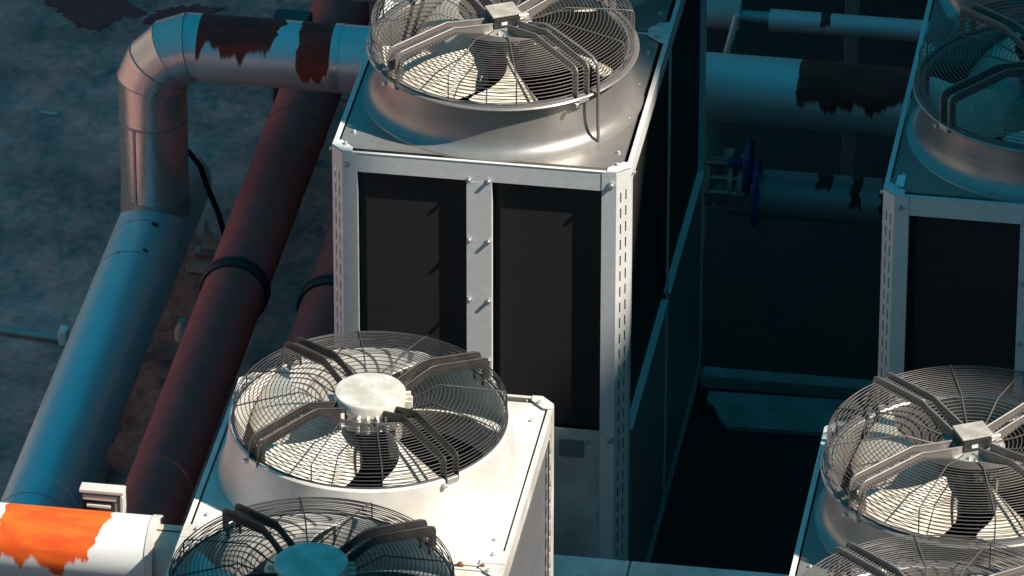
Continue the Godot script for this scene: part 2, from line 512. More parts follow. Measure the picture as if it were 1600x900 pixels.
# one fan on top of a unit, centre (x, z) in the unit's own axes
func add_fan(unit: Node3D, at: Vector3, kind: String, spin: float) -> void:
	var white := kind == "white"
	var ro := 0.462 if white else 0.484
	# cone that carries the fan
	var cone := Shape.new()
	if white:
		cone.lathe([Vector2(0.519, -0.006), Vector2(0.518, 0.004), Vector2(0.512, 0.016), Vector2(0.501, 0.040), Vector2(0.491, 0.075), Vector2(0.484, 0.12), Vector2(0.478, 0.17), Vector2(0.476, 0.195), Vector2(0.470, 0.201), Vector2(0.455, 0.201), Vector2(0.452, 0.195), Vector2(0.450, 0.10), Vector2(0.455, -0.10)], 96)
		part("fan_cone", cone, "white_paint", unit, at)
	else:
		cone.lathe([Vector2(0.522, -0.006), Vector2(0.519, 0.001), Vector2(0.508, 0.006), Vector2(0.494, 0.014), Vector2(0.482, 0.027), Vector2(0.474, 0.045), Vector2(0.468, 0.07), Vector2(0.465, 0.11), Vector2(0.463, 0.186), Vector2(0.467, 0.190), Vector2(0.499, 0.1915), Vector2(0.503, 0.1965), Vector2(0.499, 0.2015), Vector2(0.462, 0.202), Vector2(0.456, 0.197), Vector2(0.452, 0.10), Vector2(0.457, -0.10)], 96)
		part("fan_cone", cone, "galv", unit, at)
	var deck := at + Vector3(0, 0.2, 0)
	var h: Vector3 = GUARD[kind]
	# guard
	var wire := "guard_black" if white else "guard_wire"
	var g := part("fan_guard", get_shape("rim%.3f" % ro, func(): return ring_shape(ro, 0.003, 0.0042)), wire, unit, deck)
	for y in ([0.016, 0.031, 0.046, 0.060] if white else [0.016, 0.031, 0.046, 0.061, 0.076, 0.091, 0.105]):
		part("ring_wire", get_shape("side%.3f_%.3f" % [ro, y], func(): return ring_shape(ro - 0.001, y, 0.0018)), wire, g)
	var r := ro - 0.012
	while r > (0.150 if white else 0.108):
		var rr := r
		part("ring_wire", get_shape("ring%.4f_%.3f" % [rr, ro], func(): return ring_shape(rr, guard_profile(rr, ro, h), 0.0016)), wire, g)
		r -= 0.0140
	for q in 4:
		for d in [-15.0, 15.0]:
			part("radial_wire", get_shape("radial%.3f" % ro, func(): return radial_shape(ro, h)), wire, g, Vector3.ZERO, deg_to_rad(q * 90.0 + d))
		for d in [-1.0, 1.0]:
			var a := deg_to_rad(q * 90.0 + 45.0)
			var off := Vector3(0, 0, 0.025 * d).rotated(Vector3.UP, a)
			part("guard_arm", get_shape("arm%.3f" % ro, func(): return arm_shape(ro, h)), "arm_black" if white else "arm_galv", g, off, a)
		var fa := deg_to_rad(q * 90.0 + 45.0)
		var foot := Shape.new()
		foot.box(Vector3(ro + 0.004, -0.010, 0), Vector3(0.030, 0.022, 0.045), 0.002)
		foot.box(Vector3(ro + 0.022, -0.018, 0.036), Vector3(0.016, 0.016, 0.016), 0.003)
		part("clamp_foot", foot, "bolt", g, Vector3.ZERO, fa)
	# rotor
	var hub := Shape.new()
	hub.lathe([Vector2(0.0, -0.088), Vector2(0.078, -0.088), Vector2(0.084, -0.08), Vector2(0.088, -0.004), Vector2(0.112, 0.002), Vector2(0.116, 0.016), Vector2(0.110, 0.026), Vector2(0.0, 0.028)], 40)
	var rotor := part("fan_rotor", hub, "black_plastic", unit, deck, deg_to_rad(spin))
	var nb := 5
	for i in nb:
		part("blade", get_shape("blade", func(): return blade_shape(0.082, 0.442, 0.44, 0.44, 0.60, 0.15, 0.115)), "blade_white" if white else "blade_pale", rotor, Vector3(0, -0.058, 0), TAU * i / nb)
	# motor or terminal box
	if white:
		var mo := Shape.new()
		mo.lathe([Vector2(0.128, 0.012), Vector2(0.132, 0.018), Vector2(0.120, 0.030), Vector2(0.116, 0.060), Vector2(0.121, 0.064), Vector2(0.121, 0.098), Vector2(0.117, 0.104), Vector2(0.104, 0.1065), Vector2(0.0, 0.1075)], 64)
		var motor := part("fan_motor", mo, "white_motor", unit, deck)
		for i in 26:
			var a := TAU * i / 26.0
			if fmod(rad_to_deg(a) + 22.0, 90.0) < 12.0:
				continue
			var fin := Shape.new()
			fin.box(Vector3(0.126, 0.046, 0), Vector3(0.036, 0.058, 0.0095), 0.002)
			part("cooling_fin", fin, "white_motor", motor, Vector3.ZERO, a)
	else:
		var pl := Shape.new()
		pl.lathe([Vector2(0.0, 0.02), Vector2(0.070, 0.02), Vector2(0.080, 0.070), Vector2(0.106, 0.072), Vector2(0.110, 0.076), Vector2(0.110, 0.086), Vector2(0.106, 0.090), Vector2(0.0, 0.090)], 36)
		var plate := part("motor_plate", pl, "bolt", unit, deck)
		for i in 8:
			bolt(plate, Vector3(cos(TAU * i / 8.0) * 0.094, 0.090, sin(TAU * i / 8.0) * 0.094), Vector3.UP, 0.7)
		var bx := Shape.new()
		bx.box(Vector3(0, 0.114, 0), Vector3(0.108, 0.046, 0.094), 0.008)
		var tb := part("terminal_box", bx, "black_plastic", unit, deck, deg_to_rad(28.0))
		var lid := Shape.new()
		lid.box(Vector3(0, 0.142, 0), Vector3(0.112, 0.010, 0.098), 0.004)
		part("lid", lid, "lid_grey", tb)
		var gl := Shape.new()
		gl.lathe([Vector2(0.0, 0.0), Vector2(0.014, 0.0), Vector2(0.014, 0.018), Vector2(0.010, 0.024), Vector2(0.010, 0.04), Vector2(0, 0.041)], 12, Vector3(0.053, 0.112, 0.01), Vector3.RIGHT)
		part("cable_gland", gl, "bolt", tb)
		var tag_s := Shape.new()
		tag_s.box(Vector3(-0.01, 0.112, 0.0478), Vector3(0.022, 0.012, 0.001))
		part("type_label", tag_s, "sticker", tb)

# ------------------------------------------------------------------ units
func post_shape(sx: float, slots: bool) -> Shape:
	var s := Shape.new()
	var x0 := W * 0.5 - CH
	s.box(Vector3(sx * (x0 - 0.027), TOP * 0.5, -0.0015), Vector3(0.054, TOP, 0.003), 0.0008)
	s.box(Vector3(sx * (x0 - 0.0525), TOP * 0.5, -0.0125), Vector3(0.003, TOP - 0.01, 0.019))
	s.box(Vector3(sx * (W * 0.5 - 0.0015), TOP * 0.5, -CH - 0.027), Vector3(0.003, TOP, 0.054), 0.0008)
	s.box(Vector3(sx * (W * 0.5 - 0.0125), TOP * 0.5, -CH - 0.0525), Vector3(0.019, TOP - 0.01, 0.003))
	var along := Vector3(sx, 0, -1).normalized()
	var out := Vector3(sx, 0, 1).normalized()
	var b := Basis(along, Vector3.UP, out)
	var mid := Vector3(sx * (W * 0.5 - CH * 0.5), 0, -CH * 0.5) - out * 0.0016
	var cw := CH * sqrt(2.0)
	var hw := 0.0058
	var cs := 0.0118
	if not slots:
		s.box(mid + Vector3(0, TOP * .5, 0), Vector3(cw, TOP, 0.003), 0.0, b)
		return s
	var edge := (cw * 0.5 - cs - hw * 0.5)
	for g in [-1.0, 1.0]:
		s.box(mid + along * g * (cw * 0.5 - edge * 0.5) + Vector3(0, TOP * .5, 0), Vector3(edge, TOP, 0.003), 0.0, b)
	s.box(mid + Vector3(0, TOP * .5, 0), Vector3(2.0 * cs - hw, TOP, 0.003), 0.0, b)
	for g in [-1.0, 1.0]:
		var y := TOP
		var first := TOP - 0.078 - (0.006 if g < 0 else 0.0)
		s.box(mid + along * g * cs + Vector3(0, (y + first) * .5, 0), Vector3(hw, y - first, 0.003), 0.0, b)
		y = first - 0.043
		while y > 0.2:
			s.box(mid + along * g * cs + Vector3(0, y - 0.0115, 0), Vector3(hw, 0.023, 0.003), 0.0, b)
			y -= 0.066
		y += 0.066 - 0.023
		s.box(mid + along * g * cs + Vector3(0, y * .5 - 0.02, 0), Vector3(hw, y - 0.04, 0.003), 0.0, b)
	return s

func plate_shape(x0: float, x1: float, z0: float, z1: float, c: Vector3, r: float) -> Shape:
	var s := Shape.new()
	var cut := 0.035
	var poly := PackedVector2Array([Vector2(x0 + cut, z0), Vector2(x1 - cut, z0), Vector2(x1, z0 + cut), Vector2(x1, z1 - cut), Vector2(x1 - cut, z1), Vector2(x0 + cut, z1), Vector2(x0, z1 - cut), Vector2(x0, z0 + cut)])
	var angles := []
	for i in 96: angles.append(TAU * i / 96.0)
	for p in poly:
		angles.append(fposmod(atan2(p.y - c.z, p.x - c.x), TAU))
	angles.sort()
	var inn := []
	var outp := []
	for a in angles:
		var d := Vector2(cos(a), sin(a))
		var best := 1e9
		for i in poly.size():
			var h = Geometry2D.segment_intersects_segment(Vector2(c.x, c.z), Vector2(c.x, c.z) + d * 3.0, poly[i], poly[(i + 1) % 8] + (poly[(i + 1) % 8] - poly[i]) * 0.0001)
			if h != null: best = minf(best, (h - Vector2(c.x, c.z)).length())
		if best > 100.0: continue
		outp.append(Vector3(c.x + d.x * best, 0, c.z + d.y * best))
		inn.append(Vector3(c.x + d.x * r, 0, c.z + d.y * r))
	var n: int = outp.size()
	var dn := Vector3(0, -0.024, 0)
	for i in n:
		var j := (i + 1) % n
		s.quad(inn[i], inn[j], outp[j], outp[i], Vector3.UP)
		var e: Vector3 = ((outp[i] + outp[j]) * 0.5 - c) * Vector3(1, 0, 1)
		s.quad(outp[i], outp[j], outp[j] + dn, outp[i] + dn, e.normalized())
	return s

func slab(c: Vector3, size: Vector3, bevel := 0.0012) -> Shape:
	var s := Shape.new()
	s.box(c, size, bevel)
	return s

# axes of a unit: x centred, ground at 0, front face at z = 0, body towards -z
func make_unit(label: String, at: Vector3, kind: String, mods: int, group: String, spins: Array) -> Node3D:
	var white := kind == "white"
	var frame := "white_paint" if white else "galv_frame"
	var deckm := "white_paint" if white else "galv"
	var coilm := "coil_grey" if white else "coil"
	var u := thing("air_cooled_chiller", label, "chiller", at, 0.0, group)
	var dm := 1.09
	var L := dm * mods
	var ix := W * 0.5 - CH - 0.0545      # inner edge of the posts
	for sx in [-1.0, 1.0]:
		part("corner_post", get_shape("post%.0f" % sx, func(): return post_shape(sx, true)), frame, u)
		part("corner_post", get_shape("post%.0f" % sx, func(): return post_shape(sx, true)), frame, u, Vector3(0, 0, -L), PI)
	# rails under the rim
	for e in [0, 1]:
		var z := -0.0032 if e == 0 else -L + 0.0032
		part("top_rail", slab(Vector3(0, TOP - 0.039, z), Vector3(ix * 2.0, 0.076, 0.003)), frame, u)
		var sx := -1.0 if e == 0 else 1.0
		part("top_rail", slab(Vector3(sx * (W * 0.5 - 0.0032), TOP - 0.039, -L * .5), Vector3(0.003, 0.076, L - 2.0 * (CH + 0.0545))), frame, u)
	# rim: a folded lip all round
	for e in [0, 1]:
		part("rim", slab(Vector3(0, TOP + 0.002, -0.0065 if e == 0 else -L + 0.0065), Vector3(W - 2.0 * CH, 0.004, 0.013)), frame, u)
		part("rim", slab(Vector3((W * .5 - 0.009) * (1.0 if e == 0 else -1.0), TOP + 0.002, -L * .5), Vector3(0.018, 0.004, L - 2.0 * CH)), frame, u)
	# gussets in the corners of each module
	for m in mods:
		for sx in [-1.0, 1.0]:
			for sz in [0, 1]:
				var zc: float = -dm * m - dm * sz
				var dz := -1.0 if sz == 0 else 1.0
				var gs := Shape.new()
				var seam: bool = (sz == 0 and m > 0) or (sz == 1 and m < mods - 1)
				var poly: PackedVector2Array
				if seam:
					poly = PackedVector2Array([Vector2(W * .5 - 0.001, 0.002), Vector2(W * .5 - 0.001, 0.085), Vector2(W * .5 - 0.030, 0.080), Vector2(W * .5 - 0.085, 0.030), Vector2(W * .5 - 0.088, 0.002)])
				else:
					poly = PackedVector2Array([Vector2(W * .5 - CH, 0.001), Vector2(W * .5 - 0.001, CH), Vector2(W * .5 - 0.001, CH + 0.036), Vector2(W * .5 - 0.032, CH + 0.034), Vector2(W * .5 - CH - 0.034, 0.032), Vector2(W * .5 - CH - 0.036, 0.001)])
				gs.prism(poly, Vector3(0, TOP + 0.0045, zc), Vector3(sx, 0, 0), Vector3(0, 0, dz), Vector3(0, 0.003, 0))
				var gp := part("corner_gusset", gs, frame, u)
				bolt(gp, Vector3(sx * (W * .5 - 0.05), TOP + 0.0075, zc + dz * 0.05), Vector3.UP, 0.8)
	# decks
	for m in mods:
		var zf := -dm * m - (0.043 if m == 0 else 0.012)
		var zb := -dm * (m + 1) + (0.036 if m == mods - 1 else 0.012)
		var c := Vector3(0, 0, -dm * (m + 0.5))
		part("deck_plate", plate_shape(-W * .5 + 0.024, W * .5 - (0.026 if white else 0.036), zb, zf, c, 0.45), deckm, u, Vector3(0, TOP - 0.003, 0))
		for sx in [-1.0, 1.0]:
			for k in 4:
				bolt(u, Vector3(sx * (W * .5 - 0.062), TOP - 0.003, -dm * m - 0.16 - 0.258 * k), Vector3.UP, 0.72, "deck_screw")
		add_fan(u, Vector3(0, TOP, c.z), kind, spins[m])
		if m > 0:
			part("seam_rail", slab(Vector3(0, TOP - 0.018, -dm * m), Vector3(W - 0.09, 0.03, 0.012)), frame, u)
	if white:        # rusty slot covers on the seam of the deck
		for k in 2:
			part("seam_cover", slab(Vector3(0.42, TOP + 0.001, -dm + 0.036 - 0.028 * k), Vector3(0.20, 0.006, 0.010), 0.002), "white_paint", u)
		for k in 2:
			part("rust_bolt", get_shape("bolt", bolt_shape), "rust", u, Vector3(0.40 + 0.075 * k, TOP + 0.000, -dm + 0.020))
	if white:        # perforated strip beside the rear posts
		for sx in [-1.0, 1.0]:
			var zs := -L + CH + 0.064
			var bs := part("slot_backing", slab(Vector3(sx * (W * .5 - 0.0085), TOP * .5 + 0.44, zs), Vector3(0.003, TOP - 1.06, 0.014), 0.0), "black_plastic", u)
			for k in 15:
				part("slot_bridge", slab(Vector3(sx * (W * .5 - 0.004), TOP - 0.115 - 0.066 * k, zs), Vector3(0.004, 0.042, 0.013), 0.0005), frame, bs)
	# front: middle post with two columns of bolts, two coils, lower panel
	var py := 1.005       # top of the lower panel
	for e in [0, 1]:
		var z0 := 0.0 if e == 0 else -L
		var dz := 1.0 if e == 0 else -1.0
		var mp := part("middle_post", slab(Vector3(0.0, (TOP - 0.078 + py) * .5 + 0.001, z0 - dz * 0.0025), Vector3(0.094, TOP - 0.080 - py, 0.003)), frame, u)
		var fl := Shape.new()
		fl.box(Vector3(-0.0455, (TOP - 0.08 + py) * .5, z0 - dz * 0.014), Vector3(0.003, TOP - 0.084 - py, 0.020))
		fl.box(Vector3(0.0455, (TOP - 0.08 + py) * .5, z0 - dz * 0.014), Vector3(0.003, TOP - 0.084 - py, 0.020))
		part("post_flange", fl, frame, mp)
		if e == 0:
			for k in 5:
				for sx in [-1.0, 1.0]:
					bolt(mp, Vector3(sx * 0.036, TOP - 0.071 - 0.252 * k, z0 - 0.001), Vector3(0, 0, 1), 0.85)
			for sx in [-1.0, 1.0]:
				bolt(u, Vector3(sx * (ix + 0.038), TOP - 0.046, 0.0), Vector3(0, 0, 1), 1.15, "post_bolt")
				bolt(u, Vector3(sx * (ix + 0.038), py - 0.03, 0.0), Vector3(0, 0, 1), 1.15, "post_bolt")
				bolt(u, Vector3(sx * (W * .5), TOP - 0.03, -CH - 0.03), Vector3(sx, 0, 0), 1.0, "post_bolt")
		for sx in [-1.0, 1.0]:
			var cx: float = sx * (ix + 0.047) * .5
			var cwid := ix - 0.047
			var cc := Shape.new()
			cc.box(Vector3(cx + 0.012, (TOP - 0.06 + py) * .5, z0 - dz * 0.045), Vector3(cwid - 0.03, TOP - 0.06 - py, 0.034), 0.002)
			part("coil", cc, coilm, u)
			var bk := Shape.new()
			bk.box(Vector3(cx, (TOP - 0.06 + py) * .5, z0 - dz * 0.075), Vector3(cwid + 0.07, TOP - 0.05 - py, 0.008))
			part("coil_backing", bk, "black_plastic", u)
		part("lower_panel", slab(Vector3(0, (py + 0.09) * .5, z0 - dz * 0.005), Vector3(ix * 2.0 - 0.002, py - 0.09, 0.004)), "pale_paint" if not white else "white_paint", u)
		part("bottom_rail", slab(Vector3(0, 0.045, z0 - dz * 0.012), Vector3(ix * 2.0, 0.086, 0.02)), frame, u)
		if e == 0:
			part("rating_plaque", slab(Vector3(0.345, py - 0.083, z0 + 0.0005), Vector3(0.092, 0.075, 0.002), 0.0004), "plaque", u)
			for pp in [Vector2(0.40, -0.05), Vector2(0.435, -0.36), Vector2(0.10, -0.05)]:
				bolt(u, Vector3(pp.x, py + pp.y, z0 - 0.003), Vector3(0, 0, 1), 0.7, "panel_screw")
	# sides: a post between the modules, coils, a ledge and lower panels
	for sx in [-1.0, 1.0]:
		var X: float = sx * W * .5
		for m in range(1, mods):
			part("side_post", slab(Vector3(X - sx * 0.0015, (TOP - 0.08) * .5, -dm * m), Vector3(0.003, TOP - 0.082, 0.050)), frame, u)
		for m in mods:
			var z0 := -dm * m - (CH + 0.056 if m == 0 else 0.027)
			var z1 := -dm * (m + 1) + (CH + 0.056 if m == mods - 1 else 0.027)
			part("side_coil", slab(Vector3(X - sx * 0.034, (TOP - 0.07 + 0.97) * .5, (z0 + z1) * .5), Vector3(0.03, TOP - 0.07 - 0.97, z0 - z1 + 0.04), 0.0), coilm, u)
			part("side_panel", slab(Vector3(X - sx * 0.004, (0.955 + 0.09) * .5, (z0 + z1) * .5), Vector3(0.004, 0.865, z0 - z1 - 0.002)), "galv_dark" if not white else "white_paint", u)
			part("side_ledge", slab(Vector3(X - sx * 0.010, 0.963, (z0 + z1) * .5), Vector3(0.036, 0.010, z0 - z1 - 0.003), 0.002), frame, u)
			part("side_rail", slab(Vector3(X - sx * 0.012, 0.045, (z0 + z1) * .5), Vector3(0.02, 0.086, z0 - z1)), frame, u)
	return u

# ------------------------------------------------------------------ pipes
func coupling_shape(r: float) -> Shape:
	var s := Shape.new()
	s.lathe([Vector2(r - 0.004, -0.036), Vector2(r + 0.010, -0.035), Vector2(r + 0.015, -0.026), Vector2(r + 0.015, -0.008), Vector2(r + 0.006, -0.004), Vector2(r + 0.006, 0.004), Vector2(r + 0.015, 0.008), Vector2(r + 0.015, 0.026), Vector2(r + 0.010, 0.035), Vector2(r - 0.004, 0.036)], 48, Vector3.ZERO, Vector3.BACK)
	return s

func band_shape(r: float, w: float, axis: Vector3, t := 0.0025) -> Shape:
	var s := Shape.new()
	s.lathe([Vector2(r - 0.003, -w * .5), Vector2(r + t, -w * .5 + 0.001), Vector2(r + t, w * .5 - 0.001), Vector2(r - 0.003, w * .5)], 48, Vector3.ZERO, axis)
	return s

func pipe_stand(x: float, z: float, top: float, r: float, label: String) -> void:
	var t := thing("pipe_stand", label, "pipe stand", Vector3(x, 0, z), 0.0, "stands under the roof pipes")
	part("foot", slab(Vector3(0, 0.012, 0), Vector3(0.22, 0.024, 0.12), 0.004), "galv_dark", t)
	part("upright", slab(Vector3(0, (top + 0.02) * .5, 0), Vector3(0.06, top - 0.02, 0.05), 0.003), "galv_dark", t)
	var sd := Shape.new()
	var poly := PackedVector2Array()
	for i in 13:
		var a := deg_to_rad(-60.0 + 10.0 * i)
		poly.append(Vector2(sin(a) * r, r - cos(a) * r))
	for i in 13:
		var a := deg_to_rad(60.0 - 10.0 * i)
		poly.append(Vector2(sin(a) * (r + 0.012), r - cos(a) * (r + 0.012)))
	sd.prism(poly, Vector3(0, top, -0.04), Vector3.RIGHT, Vector3.UP, Vector3(0, 0, 0.08))
	part("saddle", sd, "galv_dark", t)

func patch_shape(pts: Array, y: float, seed_value: int) -> Shape:
	# flat patch with a ragged outline through the points
	var f := FastNoiseLite.new()
	f.seed = seed_value; f.frequency = 6.0
	var c := Vector2.ZERO
	for p in pts: c += p / pts.size()
	var out := PackedVector2Array()
	for i in pts.size():
		for k in 10:
			var t := k / 10.0
			var p: Vector2 = pts[i].cubic_interpolate(pts[(i + 1) % pts.size()], pts[(i + pts.size() - 1) % pts.size()], pts[(i + 2) % pts.size()], t)
			out.append(p + (p - c).normalized() * f.get_noise_2d(p.x * 3.0, p.y * 3.0) * 0.05)
	var s := Shape.new()
	s.prism(out, Vector3(0, 0.001, 0), Vector3.RIGHT, Vector3.BACK, Vector3(0, y, 0))
	return s

# ------------------------------------------------------------------ the place
func _ready() -> void:
	rng.seed = 20
	# camera
	var cam := Camera3D.new()
	cam.name = "camera"
	cam.position = Vector3(3.2523, 13.0993 + TOP, 23.1275)
	cam.rotation = Vector3(deg_to_rad(-30.1666), deg_to_rad(9.0418), deg_to_rad(0.0806))
	cam.fov = 4.45664
	cam.near = 0.5
	cam.far = 600.0
	add_child(cam)
	cam.current = true
	# air and sun
	var env := Environment.new()
	env.background_mode = Environment.BG_SKY
	var sky := Sky.new()
	var sm := ProceduralSkyMaterial.new()
	sm.sky_top_color = lin(0.002, 0.150, 0.245)
	sm.sky_horizon_color = lin(0.003, 0.072, 0.122)
	sm.ground_horizon_color = lin(0.01, 0.06, 0.09)
	sm.ground_bottom_color = lin(0.006, 0.03, 0.045)
	sm.sky_curve = 0.28
	sm.sun_angle_max = 1.0
	sky.sky_material = sm
	env.sky = sky
	env.tonemap_mode = Environment.TONE_MAPPER_LINEAR
	env.tonemap_exposure = 1.53
	env.sdfgi_enabled = true
	env.ssao_enabled = true
	env.ssil_enabled = true
	var we := WorldEnvironment.new()
	we.name = "world_environment"
	we.environment = env
	add_child(we)
	var sun := DirectionalLight3D.new()
	sun.name = "sun"
	sun.basis = Basis.looking_at(-SUN.normalized(), Vector3.UP)
	sun.light_color = Color(1.0, 0.965, 0.915)
	sun.light_energy = 1.6
	sun.light_angular_distance = 0.53
	sun.shadow_enabled = true
	add_child(sun)

	make_materials()
	build_ground()
	build_neighbours()
	build_units()
	build_pipes()
	build_small()

func build_ground() -> void:
	var s := Shape.new()
	s.quad(Vector3(-220, 0, -220), Vector3(220, 0, -220), Vector3(220, 0, 220), Vector3(-220, 0, 220), Vector3.UP)
	setting("ground", s, "felt")
	# dark plant deck under the chillers, widened out of view to cut warm bounce
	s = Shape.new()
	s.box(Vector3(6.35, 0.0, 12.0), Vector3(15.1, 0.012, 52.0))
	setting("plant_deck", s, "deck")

func windows(parent: Node, x: float, dx: float, zs: Array, ys: Array) -> void:
	for z in zs:
		for y in ys:
			var fr := Shape.new()
			for g in [-1.0, 1.0]:
				fr.box(Vector3(0, g * 0.77, 0), Vector3(0.08, 0.08, 1.2), 0.01)
				fr.box(Vector3(0, 0, g * 0.56), Vector3(0.08, 1.46, 0.08), 0.01)
			fr.box(Vector3.ZERO, Vector3(0.06, 1.46, 0.05))
			var o := part("window", fr, "window_frame", parent, Vector3(x + dx * 0.03, y, z))
			part("pane", slab(Vector3(-dx * 0.02, 0, 0), Vector3(0.02, 1.46, 1.04), 0.0), "window_glass", o)

func build_neighbours() -> void:
	# Unseen house at right: roof slope, tower, chimneys shaped to cast soft-edged shade
	var t := thing("shading_house", "unseen tall grey gabled house with tower, shaped to shade the roof plant", "house", Vector3(14.0, 0, 0))
	var line := 20.87                       # height of the roof slope where z = 0, falling one in one towards +z
	var ridge := -6.0
	var ze := 7.3
	var far := ridge * 2.0 - ze
	var wall := Shape.new()
	wall.prism(PackedVector2Array([Vector2(ze, 0), Vector2(ze, line - ze - 0.4), Vector2(ridge, line - ridge - 0.4), Vector2(far, line - ze - 0.4), Vector2(far, 0)]), Vector3(0.05, 0, 0), Vector3.BACK, Vector3.UP, Vector3(9.9, 0, 0))
	part("wall", wall, "plaster_grey", t)
	for g in [-1.0, 1.0]:
		var roof := Shape.new()
		var e := ze if g > 0 else far
		roof.prism(PackedVector2Array([Vector2(ridge, line - ridge), Vector2(e, line - ze), Vector2(e, line - ze - 0.39), Vector2(ridge, line - ridge - 0.39)]), Vector3(0, 0, 0), Vector3.BACK, Vector3.UP, Vector3(10.0, 0, 0))
		part("roof", roof, "roof_tile", t)
	windows(t, 0.05, -1.0, [-14.0, -10.0, -6.0, -2.0, 2.0], [3.0, 6.5])
	part("shading_tower", slab(Vector3(1.5, 12.5, ze + 3.03), Vector3(3.0, 25.0, 6.0), 0.03), "plaster_grey", t)  # unseen tower added to keep the white chiller's front fan in shade
	windows(t, 0.0, -1.0, [ze + 3.0], [4.0, 8.0, 12.0, 16.0])
	part("shading_chimney", slab(Vector3(0.6, 20.8, 1.1), Vector3(1.0, 5.0, 2.4), 0.03), "plaster_grey", t)  # added out of view to hold the pipe elbow in shade
	part("shading_chimney", slab(Vector3(0.2, 18.8, 4.39), Vector3(0.36, 5.6, 1.05), 0.03), "plaster_grey", t)  # added out of view to stop sun reaching the pipes between the rows
	# Unseen block added behind, shaded by the house, to keep the far right dark
	var k := thing("darkening_block", "unseen tall dark block added behind the shaded chiller to darken it", "building", Vector3(5.0, 0, -11.0))
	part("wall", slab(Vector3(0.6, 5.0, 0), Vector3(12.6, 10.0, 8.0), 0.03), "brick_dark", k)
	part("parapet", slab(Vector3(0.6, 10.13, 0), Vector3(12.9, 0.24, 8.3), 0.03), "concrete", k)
	part("door", slab(Vector3(0.0, 1.05, 4.03), Vector3(1.0, 2.1, 0.05), 0.01), "galv_dark", k)
	var vs := thing("shading_stack", "unseen tall slim steel stack added to keep sun off the pipes", "vent stack", Vector3(4.0, 0, 1.370))  # unseen stack added to block a sliver of sun on the red pipe
	var st := Shape.new()
	st.pipe(Vector3(0, 0, 0), Vector3(0, 8.9, 0), 0.13, 32)
	part("stack", st, "galv", vs)
	st = Shape.new()
	st.lathe([Vector2(0.13, 8.96), Vector2(0.19, 8.96), Vector2(0.19, 8.99), Vector2(0.0, 9.12)], 24)
	for q in 3:
		st.box(Vector3(cos(q * 2.1) * 0.135, 8.93, sin(q * 2.1) * 0.135), Vector3(0.012, 0.14, 0.012))
	part("rain_cap", st, "galv", vs)
	# The sunlit house to the left that the pipes mirror
	var h := thing("sunlit_house", "long beige rendered house front facing the sun across the roof", "house", Vector3(-16.0, 0, 0))
	part("wall", slab(Vector3(-4.0, 3.0, -2.0), Vector3(8.0, 6.0, 26.0), 0.03), "plaster_warm", h)
	part("parapet", slab(Vector3(-4.0, 6.15, -2.0), Vector3(8.3, 0.28, 26.3), 0.03), "concrete", h)
	windows(h, 0.0, 1.0, [-13.0, -9.5, -6.0, -2.5, 1.0, 4.5, 8.0], [1.6, 4.4])

func build_units() -> void:
	var g := "grey galvanised chillers"
	var a := make_unit("grey galvanised chiller with sunlit front coils and a cable hanging off its fan", Vector3(-0.55, 0, 0), "galv", 2, g, [11.0, 50.0])
	# cable from the terminal box along the guard and down to the deck
	var c := Shape.new()
	var base := Vector3(0, TOP, -0.545)
	var d := Vector3(cos(deg_to_rad(43.0)), 0, sin(deg_to_rad(43.0)))
	var pts := []
	for q in [[0.10, 0.318], [0.20, 0.355], [0.30, 0.352], [0.42, 0.342], [0.475, 0.335], [0.502, 0.315], [0.508, 0.24], [0.508, 0.12], [0.510, 0.05], [0.512, 0.004]]:
		pts.append(base + d * q[0] + Vector3(0.030, q[1], -0.028))
	c.tube(pts, 0.0065, 8)
	part("power_cable", c, "arm_galv", a)
	make_unit("grey galvanised chiller wholly in shade with a white sticker on its deck corner", Vector3(0.92 + 0.55, 0, 0), "galv", 2, g, [0.0, 30.0])
	make_unit("grey galvanised chiller with sunlit fans, standing before the shaded chiller with the sticker", Vector3(1.462, 0, 2.685 + 1.09), "galv", 2, g, [40.0, 26.0])
	make_unit("white painted chiller with round finned motors and black fan guards", Vector3(-0.57, 0, 2.685 + 1.09), "white", 2, "", [50.0, 33.0])

